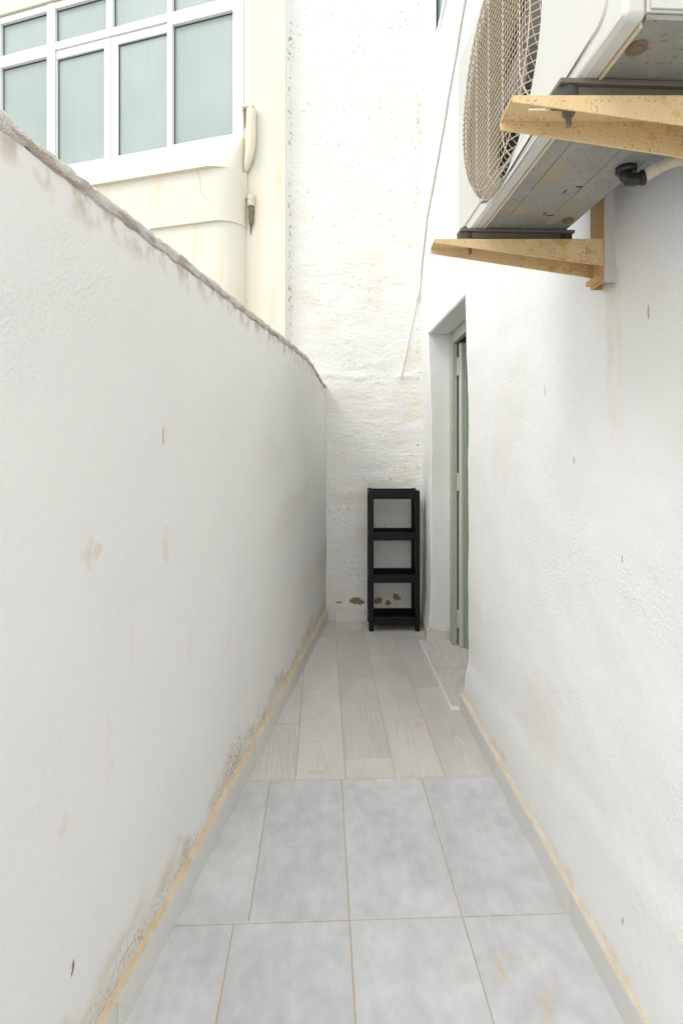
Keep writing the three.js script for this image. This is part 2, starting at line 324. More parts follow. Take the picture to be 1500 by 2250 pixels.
// ------------------------------------------------------------------ skirting tiles with a mortar fillet
let skirtCount = 0;
const jointMat = std({ color: srgb(112, 106, 96) });
function skirting(parent, joints, face, into, wall) {                  // face(d) -> x; into = -1 left wall, +1 right wall
  for (let i = 0; i < joints.length - 1; i++) {
    const d0 = joints[i] + 0.0014, d1 = joints[i + 1] - 0.0014, f = (rnd() - 0.5) * 0.001;
    const p = [[face(d0) + f, d0], [face(d1) + f, d1], [face(d1) + into * 0.009, d1], [face(d0) + into * 0.009, d0]];
    part('skirting_tile', extrude(p, 0.08, 0.001).rotateX(-Math.PI / 2), skirtMats[skirtCount++ % 4], parent);
  }
  const ds = steps(joints[0], joints[joints.length - 1], 0.012);
  part('mortar_fillet', grid(ds, [0, 0.25, 0.5, 0.75, 1, 1.2], (d, t) => {
    const n = noise(d * 40, t * 3) * 0.002 + noise(d * 11, t) * 0.002, k = Math.min(t, 1);
    const x0 = face(d) + into * (0.0015 + 0.0012 * noise(d * 60, 3)), x1 = wall(d) + into * (t > 1 ? 0.02 : 0.004);
    return [x0 + (x1 - x0) * k, 0.0805 + 0.016 * k + (t > 0 ? n * 0.8 + 0.0006 : 0), d];
  }, (d, t) => [d, t * 0.05]), into > 0 ? paleMortar : mortarMat, parent);
  for (const d of joints.slice(1, -1)) part('joint', extrude([[face(d) + into * 0.0025, d - 0.003], [face(d) + into * 0.0025, d + 0.003], [face(d) + into * 0.008, d + 0.003], [face(d) + into * 0.008, d - 0.003]], 0.078, 0).rotateX(-Math.PI / 2), jointMat, parent);
}

// ------------------------------------------------------------------ left: low boundary wall
const lowWall = thing('boundary_wall', 'low white plastered boundary wall with stained rough top along the left', 'wall', [leftWall(1.5), 0, -1.5]);
const coping = (d) => 1.882 - 0.105 * smooth(3.25, 4.02, d) ** 1.3 + 0.006 * noise(d * 2.2, 8) + 0.003 * noise(d * 13, 4);
const leftX = (d, y) => leftWall(d) + 0.006 * noise(d * 1.3, y * 1.6 + 3) + 0.0035 * noise(d * 4.1 + 5, y * 3.6) + 0.0012 * noise(d * 13, y * 15);
{
  const vs = steps(0, 1, 0.011);
  part('plaster_face', grid(steps(BACK, 4.07, 0.018), vs, (d, t) => { const y = t * (coping(d) - 0.036); return [leftX(d, y), y, d]; }, (d, t, x, y) => [d, y]), leftMat, lowWall);
  part('wall_core', grid([BACK, 4.07], [0, 1, 2, 3], (d, t) => { const h = 1.74; return [[leftWall(d) - 0.16, leftWall(d) - 0.16, leftWall(d) - 0.01, leftWall(d) - 0.01][t], [-0.06, h, h, -0.06][t], d]; }), leftMat, lowWall);
  const capMat = std({ map: texture(2048, 256, BACK, 4.1, 0, 0.66, (u, v, o) => {
    const a = fbm(u * 9, v * 30, 4), g = noise(u * 130, v * 130);
    o[0] = 216 + 14 * a + 6 * g; o[1] = 212 + 14 * a + 6 * g; o[2] = 206 + 15 * a + 6 * g;
    const st = smooth(0.02, 0.5, fbm(u * 13 + 6, v * 34, 4) + 0.22 * smooth(0.05, 0.0, v) + 0.3 * noise(u * 2.3, 6)); mixTo(o, [160, 140, 118], 0.55 * st);
    const dk = smooth(0.42, 0.55, noise(u * 42, v * 60)); mixTo(o, [96, 82, 70], 0.6 * dk);
  }), bumpMap: fineGrain, bumpScale: 0.006 });
  const us = steps(BACK, 4.06, 0.012), prof = [0, 0.006, 0.014, 0.022, 0.03, 0.038, 0.046, 0.056, 0.07, 0.1, 0.14, 0.18, 0.2, 0.24];
  part('coping', grid(us, prof, (d, s) => {
    const h = coping(d), lo = h - 0.042 + 0.011 * fbm(d * 9, 3, 3), r = 0.02;
    const rough = 0.004 * fbm(d * 30, s * 30, 3) + 0.0035 * noise(d * 8, s * 22 + 4);
    let x, y;
    if (s <= 0.03) { const t = s / 0.03; y = lo + (h - r - lo) * t; x = leftX(d, y) + (s === 0 ? -0.006 : 0.0025 + 0.002 * t) + rough; }
    else if (s <= 0.056) { const t = (s - 0.03) / 0.026 * Math.PI / 2; x = leftX(d, h) + 0.0045 - r + r * Math.cos(t) + rough; y = h - r + r * Math.sin(t) + rough; }
    else { const t = (s - 0.056); x = leftX(d, h) - 0.016 - Math.min(t, 0.145); y = h + rough * 1.4 - (t > 0.145 ? 0.12 : 0); }
    return [x, y, d];
  }, (d, s) => [d, s]), capMat, lowWall);
  skirting(lowWall, [BACK, -0.262, 0.36, 0.982, 1.2, 1.605, 2.226, 2.848, 3.47, 4.036], leftFace, -1, (d) => leftX(d, 0.1));
}
{ // peeling flakes
  const flakeMat = std({ color: srgb(222, 216, 202), roughness: 0.7, side: THREE.DoubleSide });
  const f = thing('paint_flake', 'curled paint flake peeling halfway up the low left wall', 'paint flake', [leftX(1.45, 1.346) + 0.001, 1.325, -1.45]);
  part('curl', grid(steps(0, 1, 0.1), steps(0, 1, 0.25), (t, s) => { const w = 0.0065 * Math.sin(Math.PI * Math.min(t * 0.9 + 0.06, 1)) ; return [0.001 + 0.007 * s * s * Math.sin(t * 2.6), t * 0.05, 0.006 * t + (s - 0.5) * 2 * w]; }), flakeMat, f, true);
  const h = thing('paper_shred', 'torn tan shred sticking out from the left skirting near the camera', 'shred', [leftFace(1.19), 0.07, -1.19]);
  part('shred', grid(steps(0, 1, 0.1), [0, 1], (t, s) => [0.004 + 0.03 * t * t, 0.012 + 0.012 * t - 0.02 * t * t + (s - 0.5) * 0.007 * (1 - t), -0.005 + 0.012 * t]), std({ color: srgb(222, 196, 160), side: THREE.DoubleSide }), h, true);
}

// ------------------------------------------------------------------ end wall
const endWall = thing('end_wall', 'tall roughly plastered white wall closing the end of the passage', 'wall', [0.1, 0, -END]);
const endD = (x, y) => END - (0.008 * fbm(x * 3.1, y * 2.2 + 1, 3) + 0.0032 * noise(x * 6, y * 11) + 0.0012 * noise(x * 17, y * 34) - 0.006 * fallen(x, y) + 0.006 * smooth(0.035, 0.0, Math.abs(y - 1.84 - 0.05 * noise(x * 5, 2))) * smooth(0.0, 0.4, noise(x * 5 + 3, 6) + 0.15)) ;
{
  const xs = steps(-0.422, 0.72, 0.013), face = (ys) => grid(xs, ys, (x, y) => [x + (x < -0.4219 ? 0.012 * noise(3, y * 16) + 0.006 * noise(7, y * 55) : 0), y, endD(x, y)], (x, y) => [x, y]);
  part('plaster_face', [face(steps(0, 0.34, 0.006)), face(steps(0.34, 3.4, 0.013)), face(steps(3.4, 5.05, 0.02)),
    grid([0, 1, 2, 3], steps(0, 5.05, 0.02), (t, y) => { const x = -0.422 + 0.012 * noise(3, y * 16) + 0.006 * noise(7, y * 55); return [[x, x - 0.004, x - 0.004, 0.72][t], y, [endD(-0.422, y), endD(-0.422, y) + 0.012, END + 0.5, END + 0.5][t]]; }, (t, y) => [-0.42 - t * 0.01, y])], endMat, endWall);
  part('plaster_bead', grid(steps(0, 1, 0.125), steps(1.5, 5.05, 0.012), (t, y) => {
    const e = 0.03 + 0.014 * fbm(y * 7, 3, 3) + 0.01 * noise(y * 38, 9), x0 = -0.413 + 0.003 * noise(y * 30, 2), q = 0.008 * noise(y * 26, t * 4) * Math.sin(t * Math.PI);
    return [x0 + (e + 0.016) * t + q, y, 3.966 + 0.094 * t + q];
  }, (t, y) => [-0.44 + 0.06 * t, y]), endMat, endWall);
  for (const [x0, x1] of [[-0.102, -0.052], [-0.049, 0.548], [0.551, 0.6]]) part('skirting_tile', box(x0, x1, 0, 0.08, END - 0.024, END - 0.012, 0.001), skirtMats[skirtCount++ % 4], endWall);
  part('mortar_fillet', grid(steps(-0.12, 0.61, 0.012), [0, 0.3, 0.6, 1], (x, t) => [x, 0.0805 + 0.018 * t + 0.002 * noise(x * 50, t * 3) * (t ? 1 : 0), END - 0.0225 + 0.03 * t], (x, t) => [x, t * 0.05]), paleMortar, endWall);
}

// ------------------------------------------------------------------ right: house with the door
const house = thing('white_house', 'tall white plastered house wall on the right with a grey-green door', 'house', [0.66, 0, -2]);
const openingGap = (d, y) => {                                          // distance outside the nearest opening
  let e = 9;
  for (const [n, f, lo, hi] of [[DOOR.near, DOOR.far, -1, DOOR.top], [UPWIN.near, UPWIN.far, UPWIN.sill, UPWIN.top]]) {
    const dx = Math.max(n - d, d - f, 0), dy = Math.max(lo - y, y - hi, 0); e = Math.min(e, Math.hypot(dx, dy));
  }
  return e;
};
function rightX(d, y) {
  const far = d > 3.6 ? 0.077 * (d - 3.6) : 0;
  const band = 0.23 + 0.1 * (2.67 - d) + 0.02 * noise(d * 3, 5), inBand = d < 3 ? smooth(band + 0.03, band - 0.07, y) : 0;
  const base = d < 3 ? 0.012 * inBand + 0.014 * smooth(0.3, 0.06, y) : 0.012 * smooth(0.26, 0.08, y);
  const soft = 1 - 0.75 * inBand;
  const r = 0.012, e = openingGap(d, y), round = e < r ? r - Math.sqrt(r * r - (r - e) ** 2) : 0;
  return 0.728 - 0.037 * d + far - base - 0.016 * smooth(1.35, 2.1, y)
    - soft * (0.007 * noise(d * 1.7 + 2, y * 1.5) + 0.004 * noise(d * 3.9, y * 4.3 + 2) + 0.0022 * noise(d * 9, y * 10) + 0.001 * noise(d * 26, y * 26)) + round;
}
{
  const geos = [], sheet = (ds, ys) => geos.push(grid(ds, ys, (d, y) => [rightX(d, y), y, d], (d, y) => [d, y]));
  const dn = steps(BACK, DOOR.near, 0.018, [DOOR.near]);
  sheet(dn, steps(0, 2.6, 0.018)); sheet(steps(BACK, UPWIN.near, 0.04, [UPWIN.near]), steps(2.6, 5.3, 0.04));
  sheet(steps(DOOR.near, DOOR.far, 0.018), steps(DOOR.top, 2.6, 0.018, [DOOR.top]));
  sheet(steps(DOOR.far, END + 0.03, 0.015, [DOOR.far]), steps(0, 2.6, 0.018));
  sheet(steps(UPWIN.near, UPWIN.far, 0.03), steps(2.6, UPWIN.sill, 0.03, [UPWIN.sill]));
  sheet(steps(UPWIN.near, UPWIN.far, 0.06), steps(UPWIN.top, 5.3, 0.06, [UPWIN.top]));
  sheet(steps(UPWIN.far, END + 0.03, 0.03, [UPWIN.far]), steps(2.6, 5.3, 0.03));
  // reveals of both openings
  const ts = steps(0, 1, 0.08);
  const jamb = (d, ys, deep) => geos.push(grid(ts, ys, (t, y) => { const x = rightX(d, y); return [x + (deep - x) * t, y, d + 0.0022 * noise(t * 6, y * 9) * Math.sin(t * Math.PI) * (d > 3 ? 1 : -1)]; }, (t, y) => [3.6 + t * 0.12, y]));
  const head = (y, d0, d1, deep) => geos.push(grid(ts, steps(d0, d1, 0.03), (t, d) => { const x = rightX(d, y); return [x + (deep - x) * t, y, d]; }, (t, d) => [d, y + t * 0.12]));
  jamb(DOOR.far, steps(0, DOOR.top, 0.03), 0.92); jamb(DOOR.near, steps(0, DOOR.top, 0.03), 0.92); head(DOOR.top, DOOR.near, DOOR.far, 0.92);
  jamb(UPWIN.far, steps(UPWIN.sill, UPWIN.top, 0.1), 0.86); jamb(UPWIN.near, steps(UPWIN.sill, UPWIN.top, 0.1), 0.86); head(UPWIN.sill, UPWIN.near, UPWIN.far, 0.86); head(UPWIN.top, UPWIN.near, UPWIN.far, 0.86);
  part('plaster_face', geos, rightMat, house);
  // the rooms behind the openings
  part('inner_wall', [box(0.9, 1.0, -0.05, 5.3, BACK, DOOR.near), box(0.9, 1.0, -0.05, 5.3, DOOR.far, END + 0.5), box(0.9, 1.0, DOOR.top, UPWIN.sill, DOOR.near, DOOR.far), box(0.9, 1.0, UPWIN.top, 5.3, DOOR.near, DOOR.far), box(3.4, 3.5, -0.05, 5.3, BACK, END + 0.5), box(1, 3.4, 0, 5.3, 0.6, 0.7), box(1, 3.4, 0, 5.3, END + 0.4, END + 0.5)], insideMat, house);
  part('inner_ceiling', [box(0.98, 3.42, 2.6, 2.75, BACK, END + 0.5), box(0.98, 3.42, -0.06, 0.001, BACK, END + 0.5)], insideMat, house);
  part('roof_slab', box(0.55, 3.55, 5.3, 5.45, BACK, END + 0.5), insideMat, house);
  skirting(house, [BACK, -0.45, 0.19, 0.84, 1.491, 2.144, 2.67], rightFace, 1, (d) => rightX(d, 0.1));
  const farFace = (d) => 0.57 + (d - 3.6) * 0.05;
  skirting(house, [3.59, 4.03], farFace, 1, (d) => rightX(d, 0.1));
  part('skirting_tile', box(0.572, 0.705, 0, 0.08, 3.588, 3.597, 0.001), skirtMats[1], house);
  part('skirting_tile', box(0.708, 0.722, 0, 0.08, 3.588, 3.597, 0.001), skirtMats[2], house);
  part('mortar_fillet', grid(steps(0.57, 0.725, 0.01), [0, 0.5, 1], (x, t) => [x, 0.0805 + 0.012 * t + 0.0015 * noise(x * 60, t), 3.5885 + 0.013 * t], (x, t) => [x, t * 0.03]), paleMortar, house);
}
{ // grey-green metal door, opened inwards
  const paint = std({ color: srgb(178, 181, 165), roughness: 0.45 }), pale = std({ color: srgb(212, 213, 206), roughness: 0.5 }), panelMat = std({ color: srgb(166, 178, 158), roughness: 0.4 });
  const dark = std({ color: srgb(66, 70, 64), roughness: 0.7 }), hingeMat = std({ color: srgb(205, 204, 190), roughness: 0.45 });
  const door = new THREE.Group(); door.name = 'door'; house.add(door); door.position.set(0.75 - 0.66, 0, -3.5 + 2);
  door.userData.label = 'grey-green metal door standing open into the house';
  const fr = [];
  // jamb and head profiles: stepped aluminium sections
  for (const [d0, d1, s] of [[3.5, 3.598, -1], [2.672, 2.77, 1]]) {
    fr.push(box(0.724, 0.752, 0.002, 2.058, d0, d1, 0.002), box(0.752, 0.79, 0.002, 2.058, s < 0 ? d0 + 0.03 : d0, s < 0 ? d1 : d1 - 0.03, 0.002), box(0.7205, 0.724, 0.002, 2.058, s < 0 ? d0 + 0.012 : d0 + 0.03, s < 0 ? d1 - 0.03 : d1 - 0.012, 0.001));
  }
  part('door_frame', fr, paint, door);
  part('door_head', [box(0.726, 0.75, 1.985, 2.056, 2.77, 3.5, 0.002), box(0.75, 0.79, 2.01, 2.056, 2.77, 3.5, 0.002)], paint, door);
  part('door_edge', [box(0.764, 0.79, 0.014, 1.98, 3.462, 3.504, 0.002), box(0.769, 0.778, 0.014, 1.98, 3.457, 3.4635, 0.001)], pale, door);
  part('door_leaf', [box(0.792, 1.56, 0.012, 1.982, 3.446, 3.5, 0.003)], panelMat, door);
  part('door_gasket', box(0.765, 1.55, 0.003, 0.0125, 3.46, 3.49, 0.001), dark, door);
  for (const y of [0.19, 1.08, 1.83]) part('hinge', new THREE.CylinderGeometry(0.0075, 0.0075, 0.115, 12).translate(0.758, y, -3.492), hingeMat, door);
  for (const y of [0.13, 0.22, 0.245, 1.02, 1.07, 1.1, 1.66, 1.72, 1.735]) part('screw', new THREE.CylinderGeometry(0.0035, 0.0035, 0.003, 8).rotateZ(Math.PI / 2).translate(0.7205, y, -3.535), dark, door);
}
{ // window high in the house wall
  const w = new THREE.Group(); w.name = 'window'; house.add(w); w.position.set(0.1, UPWIN.sill, -0.8);
  const white = std({ color: srgb(238, 238, 236), roughness: 0.4 }), dark = std({ color: srgb(70, 66, 62), roughness: 0.6 });
  const { near, far, sill, top } = UPWIN, fr = [];
  for (const [a, b] of [[near, near + 0.05], [2.83, 2.89], [far - 0.05, far - 0.002]]) fr.push(box(0.59, 0.63, sill + 0.002, top - 0.002, a, b, 0.003));
  for (const [a, b] of [[sill + 0.002, sill + 0.05], [top - 0.05, top - 0.002]]) { fr.push(box(0.59, 0.63, a, b, near + 0.05, 2.83, 0.003)); fr.push(box(0.59, 0.63, a, b, 2.89, far - 0.05, 0.003)); }
  part('window_frame', fr, white, w);
  part('gasket', [box(0.5925, 0.602, sill + 0.05, top - 0.05, far - 0.062, far - 0.05, 0.001), box(0.5925, 0.602, sill + 0.05, top - 0.05, 2.826, 2.83, 0.001)], dark, w);
  const glass = new THREE.MeshPhysicalMaterial({ color: srgb(176, 212, 214), roughness: 0.15, transmission: 0.45 });
  for (const [a, b] of [[near + 0.05, 2.83], [2.89, far - 0.05]]) part('pane', box(0.606, 0.612, sill + 0.05, top - 0.05, a, b, 0.001), glass, w);
}

// ------------------------------------------------------------------ far left: cream building with the band of windows
const TH = -0.2849, block = thing('cream_building', 'cream building with rounded ledges under a band of frosted windows behind the low wall', 'building', [-0.422, 0, -4.05], TH);
{
  const L = (n, g, m) => part(n, g, m, block, true);
  const P0 = 0.078;                                                    // plane of wall and window
  L('wall', [box(-0.306, 0.034, -0.06, 5.7, -0.08, 0.06, 0.006), box(-6, -0.307, -0.06, 3.634, -0.077, 0.3), box(-6, -0.307, 5.085, 5.7, -0.092, 0.3)], creamMat);
  // plan of the ledges: front at p, right-hand end turned back to the wall on radius r
  const plan = (p, r, x1) => { const o = [[-6, p], [-4, p], [-3, p], [-2.2, p], [-1.6, p], [-1.1, p]]; for (let k = 0; k <= 14; k++) { const a = Math.PI / 2 * (1 - k / 14); o.push([x1 - r + r * Math.cos(a), p - r + r * Math.sin(a)]); } o.push([x1, P0 - 0.01]); return o; };
  const loft = (A, B, y0, y1) => grid(A.map((_, i) => i), [0, 0.25, 0.5, 0.75, 1], (i, t) => [A[i][0] + (B[i][0] - A[i][0]) * t, y0 + (y1 - y0) * t, -(A[i][1] + (B[i][1] - A[i][1]) * t)], (i, t, x, y, d) => [x + d, y]);
  const cap = (A, y) => { const g = new THREE.ShapeGeometry(new THREE.Shape([...A, [-6, P0 - 0.01]].map((p) => new THREE.Vector2(p[0], p[1])))); return metreUV(g.rotateX(Math.PI / 2).translate(0, y, 0)); };
  const body = plan(0.255, 0.17, -0.285), low = plan(0.278, 0.19, -0.278), sq = plan(0.1, 0.015, -0.3), hi = plan(0.312, 0.23, -0.29);
  L('bay_wall', loft(body, body, -0.06, 2.96), creamMat);
  L('ledge', [loft(low, low, 2.955, 3.35), cap(low, 2.955)], creamMat);
  L('sloping_ledge', [loft(hi, sq, 3.34, 3.633), cap(hi, 3.34)], creamMat);
  // windows
  const white = std({ color: srgb(228, 229, 227), roughness: 0.35 }), gask = std({ color: srgb(62, 66, 64), roughness: 0.6 });
  const glassC = texture(512, 512, -4.2, 0, 3.5, 5.2, (u, v, o) => { const a = fbm(u * 2.2, v * 1.3, 3), s = noise(u * 40, v * 1.2); o[0] = 196 + 10 * a + 3 * s; o[1] = 209 + 9 * a + 3 * s; o[2] = 204 + 9 * a + 3 * s; });
  const glass = new THREE.MeshPhysicalMaterial({ map: glassC, roughness: 0.42, transmission: 0.35, ior: 1.45 });
  const win = new THREE.Group(); win.name = 'window'; block.add(win); win.position.set(-1.5, 3.64, 0.06);
  win.userData.label = 'band of white-framed frosted glass windows';
  const W = (n, g, m) => { const geo = Array.isArray(g) ? mergeGeometries(g.map(plain)) : g; geo.translate(1.5, -3.64, -0.06); return part(n, geo, m, win, true); };
  const f0 = -0.078, f1 = -0.01;                                       // frame depth (d measured behind the front)
  const fr = [];
  const posts = [[-0.40, -0.308], [-0.975, -0.927], [-2.155, -2.07], [-2.722, -2.66], [-3.3, -3.24], [-3.95, -3.8]];
  for (const [a, b] of posts) fr.push(box(a, b, 3.638, 5.08, f0, f1, 0.004));
  for (let i = 0; i < posts.length - 1; i++) {
    const a = posts[i + 1][1], b = posts[i][0], mid = i === 1;
    for (const [y0, y1] of [[3.638, mid ? 3.652 : 3.69], [mid ? 4.672 : 4.636, 4.738], [5.022, 5.08]]) fr.push(box(a, b, y0, y1, f0 + 0.004, f1, 0.004));
  }
  fr.push(box(-1.552, -1.489, 4.738, 5.022, f0 + 0.002, f1, 0.004));
  W('window_frame', fr, white);
  const sash = (x0, x1, l, r, dz) => W('sash', [box(x0, x0 + l, 3.654, 4.67, f0 + dz, f0 + dz + 0.026, 0.003), box(x1 - r, x1, 3.654, 4.67, f0 + dz, f0 + dz + 0.026, 0.003), box(x0 + l, x1 - r, 3.654, 3.686, f0 + dz + 0.002, f0 + dz + 0.026, 0.003), box(x0 + l, x1 - r, 4.6, 4.67, f0 + dz + 0.002, f0 + dz + 0.026, 0.003)], white);
  sash(-2.068, -1.516, 0.008, 0.064, 0.012); sash(-1.514, -0.977, 0.066, 0.008, 0.014);
  const pane = (x0, x1, y0, y1) => {
    const p = W('pane', box(x0, x1, y0, y1, -0.043, -0.037, 0.0005), glass);
    W('gasket', [box(x0, x0 + 0.007, y0, y1, -0.0475, -0.0432, 0.0005), box(x0 + 0.007, x1, y1 - 0.009, y1, -0.0475, -0.0432, 0.0005)], gask); return p;
  };
  for (const [x0, x1] of [[-0.927, -0.40], [-1.489, -0.975], [-2.07, -1.552], [-2.66, -2.155], [-3.24, -2.722], [-3.8, -3.3]]) pane(x0, x1, 4.738, 5.022);
  pane(-0.927, -0.40, 3.69, 4.636); pane(-2.66, -2.155, 3.69, 4.636); pane(-3.24, -2.722, 3.69, 4.636); pane(-3.8, -3.3, 3.69, 4.636);
  pane(-2.06, -1.58, 3.686, 4.6); pane(-1.448, -0.985, 3.686, 4.6);
  L('window_sill', box(-4, -0.309, 3.6345, 3.6375, -0.094, 0.0, 0.001), white);
  // room behind the glass
  L('inner_wall', [box(-5, -0.31, 3.5, 5.2, 0.24, 0.28), box(-4.2, -3.85, 3.64, 5.08, -0.05, 0.2)], std({ color: srgb(214, 216, 212) }));
  L('window_side', box(-6, -3.951, 3.633, 5.084, -0.08, 0.2), creamMat);
}
{ // old rain pipe beside the windows and the broken stub below it
  const pipeMat = std({ color: srgb(228, 220, 198), roughness: 0.7, bumpMap: fineGrain, bumpScale: 0.002 }), rusty = std({ color: srgb(184, 166, 134), roughness: 0.9, bumpMap: fineGrain, bumpScale: 0.01 });
  const p = thing('rain_pipe', 'short cream rain pipe bent into the corner beside the frosted windows', 'pipe', [-0.68, 3.37, -4.02]);
  part('pipe', tube([[-0.673, 3.82, 4.0], [-0.673, 3.73, 4.0], [-0.673, 3.63, 4.0], [-0.677, 3.54, 4.0], [-0.687, 3.475, 4.005], [-0.701, 3.42, 4.015], [-0.718, 3.372, 4.03]], 0.037, 14, [0.036, 0.037, 0.038, 0.037, 0.033, 0.026, 0.014]), pipeMat, p);
  part('collar', box(-0.737, -0.643, 3.816, 3.838, 3.965, 4.045, 0.006), pipeMat, p);
  part('rust_streak', tube([[-0.722, 3.81, 4.0], [-0.722, 3.755, 4.01], [-0.722, 3.69, 4.02]], 0.01, 6, [0.014, 0.01, 0.004]), rusty, p);
  part('pipe_tail', tube([[-0.72, 3.38, 4.035], [-0.722, 3.28, 4.035], [-0.72, 3.17, 4.035]], 0.011, 8), pipeMat, p);
  const q = thing('broken_pipe', 'broken crumbling pipe stub on the cream wall below the ledges', 'pipe', [-0.68, 2.88, -4.03]);
  part('socket', new THREE.LatheGeometry([[0.024, 0], [0.028, 0.005], [0.028, 0.046], [0.031, 0.05], [0.031, 0.08], [0.022, 0.08], [0.02, 0]].map((a) => new THREE.Vector2(...a)), 16).translate(-0.676, 3.106, -4.025), pipeMat, q);
  part('broken_end', grid(steps(0, 1, 0.0625), steps(0, 1, 0.1), (a, t) => { const r = 0.02 * (1 - 0.35 * t * t * t) + 0.012 * noise(a * 9, t * 8); return [-0.676 + r * Math.cos(a * 6.283), 3.106 - 0.2 * t * (0.75 + 0.7 * noise(a * 5, 2)), 4.025 + r * Math.sin(a * 6.283)]; }), rusty, q);
}

// ------------------------------------------------------------------ cable conduit
{
  const c = thing('cable_conduit', 'thin off-white cable conduit slanting down the right wall onto the end wall', 'conduit', [0.45, 1.83, -4.03]);
  const m = std({ color: srgb(230, 227, 216), roughness: 0.6 }), pts = [];
  for (let i = 0; i <= 40; i++) { const d = 1.7 + (3.98 - 1.7) * i / 40, y = 4.176 - 0.707 * (d - 1.7); pts.push([rightX(d, y) - 0.006, y, d]); }
  pts.push([0.592, 2.5, 4.03]);
  for (let i = 1; i <= 12; i++) { const t = i / 12, x = 0.578 - 0.132 * t, y = 2.46 - 0.63 * t; pts.push([x, y, endD(x, y) - 0.004]); }
  part('conduit', tube(pts, 0.0065, 8), m, c);
}

// ------------------------------------------------------------------ air conditioner, turned with the wall
const ac = thing('air_conditioner', 'weathered white air conditioner unit hanging high on the right wall', 'air conditioner', [0.335, 1.857, -1.0], 0.045);
{
  const A = (n, g, m, parent = ac) => part(n, g, m, parent, true);
  const HT = 0.498, DP = 0.236, N = -0.335, F = 0.447, CD = 0.13, CY = 0.233, R = 0.226;
  const white = std({ map: texture(512, 512, -0.6, 0.6, -0.2, 1, (u, v, o) => { const a = fbm(u * 6, v * 2.4, 3), s = smooth(0.25, 0.6, noise(u * 30, v * 1.6)); o[0] = 210 + 4 * a; o[1] = 209 + 4 * a; o[2] = 202 + 5 * a; mixTo(o, [204, 190, 164], 0.3 * s); }), roughness: 0.5 });
  const under = std({ map: texture(1024, 1024, -0.6, 0.6, -0.6, 0.6, (u, v, o) => {
    const a = fbm(u * 9, v * 9, 4), g = noise(u * 190, v * 190); o[0] = 152 + 12 * a + 5 * g; o[1] = 151 + 12 * a + 5 * g; o[2] = 144 + 12 * a + 5 * g;
    if (noise(u * 150, v * 150) > 0.4) mixTo(o, [92, 92, 94], 0.55);
    const s = smooth(0.18, 0.5, fbm(u * 6 + 3, v * 6, 3)); mixTo(o, [176, 150, 112], 0.45 * s);
  }), roughness: 0.55, metalness: 0.15 });
  const dark = std({ color: srgb(40, 40, 38), roughness: 0.8 }), beige = std({ color: srgb(214, 198, 170), roughness: 0.6 });
  const turned = (g) => metreUV(g.rotateY(Math.PI / 2));               // shape (x = depth away, y = up) extruded towards +x
  const rr = (x0, x1, y0, y1, r) => { const s = new THREE.Shape(); s.moveTo(x0 + r, y0); s.lineTo(x1 - r, y0); s.absarc(x1 - r, y0 + r, r, -Math.PI / 2, 0); s.lineTo(x1, y1 - r); s.absarc(x1 - r, y1 - r, r, 0, Math.PI / 2); s.lineTo(x0 + r, y1); s.absarc(x0 + r, y1 - r, r, Math.PI / 2, Math.PI); s.lineTo(x0, y0 + r); s.absarc(x0 + r, y0 + r, r, Math.PI, Math.PI * 1.5); return s; };
  const ring = (r) => { const p = new THREE.Path(); p.absarc(CD, CY, r, 0, Math.PI * 2, true); return p; };
  A('front_panel', turned(extrude(rr(N, F, 0.0, HT, 0.01), 0.03, 0.006, [ring(R + 0.004)])), white);
  A('front_cover', turned(extrude(rr(N + 0.036, F - 0.006, 0.03, HT - 0.012, 0.03), 0.006, 0.0025, [ring(R)]).translate(0, 0, -0.0035)), white);
  A('side_panel', [box(0.03, DP, 0.009, HT - 0.002, N + 0.002, N + 0.008, 0.001), box(0.034, 0.078, 0.012, 0.12, N - 0.001, N + 0.0015, 0.0005)], white);
  A('side_panel', box(0.03, DP, 0.004, HT - 0.002, F - 0.008, F - 0.002, 0.001), white);
  A('top_panel', box(0.004, DP + 0.004, HT - 0.001, HT + 0.012, N - 0.003, F + 0.003, 0.004), white);
  A('back_coil', box(DP - 0.02, DP - 0.002, 0.01, HT - 0.004, N + 0.01, F - 0.01, 0.002), dark);
  A('bottom_pan', [box(0.031, DP, 0.001, 0.008, N + 0.004, F - 0.004, 0.001), box(0.066, 0.09, -0.0008, 0.002, -0.12, 0.3, 0.0015), box(0.166, 0.19, -0.0008, 0.002, -0.12, 0.3, 0.0015)], under);
  A('pan_lip', [box(0.026, 0.031, -0.003, 0.02, N + 0.012, F - 0.01, 0.001), box(0.085, DP, -0.004, 0.018, N + 0.001, N + 0.0035, 0.0008)], beige);
  A('partition', box(0.06, DP - 0.022, 0.01, HT - 0.004, N + 0.21, N + 0.214, 0.001), dark);
  // shroud round the fan
  A('shroud', grid(steps(0, 1, 1 / 64), [0, 0.3, 0.7, 1], (a, t) => { const r = R + 0.003 + 0.004 * t; return [0.004 + 0.075 * t, CY + r * Math.sin(a * 6.28318), CD + r * Math.cos(a * 6.28318)]; }), std({ color: srgb(206, 194, 170), side: THREE.DoubleSide }));
  const fan = new THREE.Group(); fan.name = 'fan'; ac.add(fan); fan.position.set(0.07, CY, -CD);
  const fanMat = std({ color: srgb(122, 120, 114), roughness: 0.6, side: THREE.DoubleSide });
  A('hub', new THREE.CylinderGeometry(0.058, 0.062, 0.06, 28).rotateZ(Math.PI / 2), fanMat, fan);
  for (let k = 0; k < 3; k++) A('blade', grid(steps(0, 1, 0.1), steps(0, 1, 0.1), (s, t) => { const r = 0.05 + 0.155 * t, a = k * 2.094 + 0.4 + (s - 0.5) * (1.25 + 0.25 * t) + 0.35 * t; return [(s - 0.5) * 0.075 + 0.01 * t, r * Math.sin(a), r * Math.cos(a)]; }), fanMat, fan);
